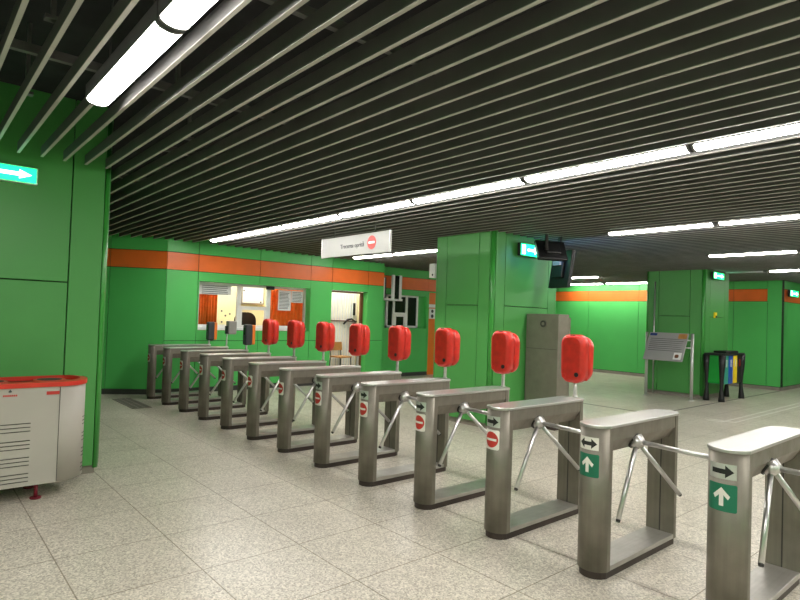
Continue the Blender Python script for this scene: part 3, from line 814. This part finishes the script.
# ------------------------------------------------------------------ information stand
isd = thing('information_stand', 'tilted grey information board on two aluminium posts beside a green column', 'information stand', (0, 0, 0))
pA, pB = Vector((13.98, 6.70, 0)), Vector((13.98, 5.62, 0)); dv_ = (pB-pA).normalized(); nn = Vector((dv_.y, -dv_.x, 0))
for p in (pA, pB):
    MB().tube([p, p+Vector((0, 0, 1.56))], .035, 14).tube([p, p+Vector((0, 0, .015))], .07, 16).build('post', 'alum', isd)
for z in (1.22, 1.40): MB().tube([pA+Vector((0, 0, z)), pB+Vector((0, 0, z))], .018, 10).build('crossbar', 'alum', isd)
yv = (Vector((0, 0, .80))-nn*.44).normalized()      # up the tilted face
zf = dv_.cross(yv).normalized()
rot = Matrix((dv_, yv, zf)).transposed()
bc = pA+dv_*.56+Vector((0, 0, 1.23))+nn*.22
bd = MB().obox(bc, (.92, .74, .03), rot, None, .004).build('board', 'board', isd)
fnb = lambda x_, y_, z_: tuple(bc+rot@Vector((x_, y_, z_)))
ln = MB()
for i in range(9):
    yy = .20-.052*i
    if i < 7: ln.prism([(-.40, yy-.006), (.40-.25*random.random(), yy-.006), (.40, yy+.006), (-.40, yy+.006)], .0152, .0165, fn=fnb)
ln.build('text_lines', 'ink', bd)
MB().prism(rrect(-.44, -.27, .28, .345, .01), .0152, .0165, fn=fnb).build('logo', 'bluelabel', bd)
MB().prism(rrect(.24, .44, .22, .345, .02), .0152, .0165, fn=fnb).build('emblem', 'wood', bd)
ph = MB().prism(rrect(.24, .42, -.33, -.15, .004), .0152, .0165, fn=fnb).build('photo', 'white', bd)
MB().prism(rrect(.27, .36, -.29, -.20, .03), .0166, .0175, fn=fnb).build('picture', 'brownwood', ph)

# ------------------------------------------------------------------ recycling bins
rb = thing('recycling_station', 'black framed recycling station with green, blue, yellow and red bins', 'recycling bin', (0, 0, 0))
x0, x1, y0, y1 = 14.42, 15.78, 5.09, 5.53
for xx, yy in ((x0, y0), (x0, y1), (x1, y0), (x1, y1)):
    sx = 1 if xx == x0 else -1; sy = 1 if yy == y0 else -1
    MB().tube([(xx+.05*sx, yy+.05*sy, 0), (xx+.05*sx, yy+.05*sy, .08), (xx+.06*sx, yy+.06*sy, .3), (xx+.06*sx, yy+.06*sy, .55), (xx+.05*sx, yy+.05*sy, .85), (xx+.05*sx, yy+.05*sy, 1.08)],
              [.075, .065, .04, .05, .07, .08], 10).build('leg', 'black', rb)
MB().box(x0, x1, y0, y1, 1.07, 1.12, bev=.01).build('top_frame', 'black', rb)
bw_ = (x1-x0-.24)/4
for i, (cn, lb) in enumerate((('teal', 'green bin'), ('blue', 'blue bin'), ('yellow', 'yellow bin'), ('black', 'black bin with red lettering'))):
    xa = x0+.12+i*bw_
    o = tag(MB().box(xa+.01, xa+bw_-.01, y0+.03, y1-.03, .40, 1.08, cn, bev=.012).build('bin', None, rb), lb)
    lab = MB()
    for q in range(6): lab.box(xa+bw_*.35, xa+bw_*.62, y0+.025, y0+.031, .80+.03*q, .818+.03*q)
    lab.build('lettering', 'white_sticker' if i < 3 else 'red', o)
tag(MB().box(x0+.03, x0+.09, y0+.06, y1-.06, .42, 1.075).build('end_panel', 'bingreen', rb), 'green end panel')
MB().box(x0+.35, x1-.2, y0+.08, y1-.08, 1.118, 1.17, bev=.015).build('lid', 'black', rb)

# small items on column, floor joints, grate
al = thing('call_point', 'tiny yellow call point on the information stand column', 'call point', (15.2, 5.59, 2.02))
MB().box(-.06, .06, -.03, .012, -.06, .08, bev=.006).build('casing', 'yellow', al)
MB().box(-.045, .045, -.034, -.028, -.055, .0).build('button', 'black', al)
cd = MB().tube([(14.56, 6.80, .0), (14.56, 6.80, 2.85)], .018, 8)
tag(cd.build('conduit_pipe', 'alum'), 'thin grey conduit pipe up the information stand column', 'pipe')
s1 = MB()
for d in (0, .16):
    s1.box(11.42+d, 20, 4.02-d, 4.05-d, 0, .003); 
    s1.box(11.38+d, 11.42+d, 4.02-d, 4.3, 0, .003)
s1.build('trim_floor', 'strip')['kind'] = 'structure'
s2 = MB().box(11.1, 11.14, 5.2, 11, 0, .002).box(11.0, 18.7, 5.12, 5.15, 0, .002)
s2.build('trim_joint', 'joint')['kind'] = 'structure'
gt = thing('floor_grate', 'dark metal floor grate beside the farthest turnstile', 'grate', (3.17, 10.95, 0))
MB().box(-.16, .16, -.62, .62, 0, .004).build('recess', 'slot', gt)
gb = MB()
for i in range(13): gb.box(-.16, .16, -.62+.1*i, -.585+.1*i, .004, .008)
for i in range(4): gb.box(-.16+.1*i, -.14+.1*i, -.62, .62, .004, .008)
gb.build('bars', 'plinth', gt)

# ------------------------------------------------------------------ world and view
w = bpy.data.worlds.new('world'); scene.world = w; w.use_nodes = True
w.node_tree.nodes['Background'].inputs['Color'].default_value = (.03, .03, .03, 1)
scene.view_settings.view_transform = 'Standard'; scene.view_settings.look = 'None'
scene.view_settings.exposure = 1.52; scene.view_settings.gamma = 1; scene.view_settings.use_curve_mapping = False
scene.cycles.use_denoising = True
scene.cycles.max_bounces = 8; scene.cycles.diffuse_bounces = 4; scene.cycles.glossy_bounces = 4
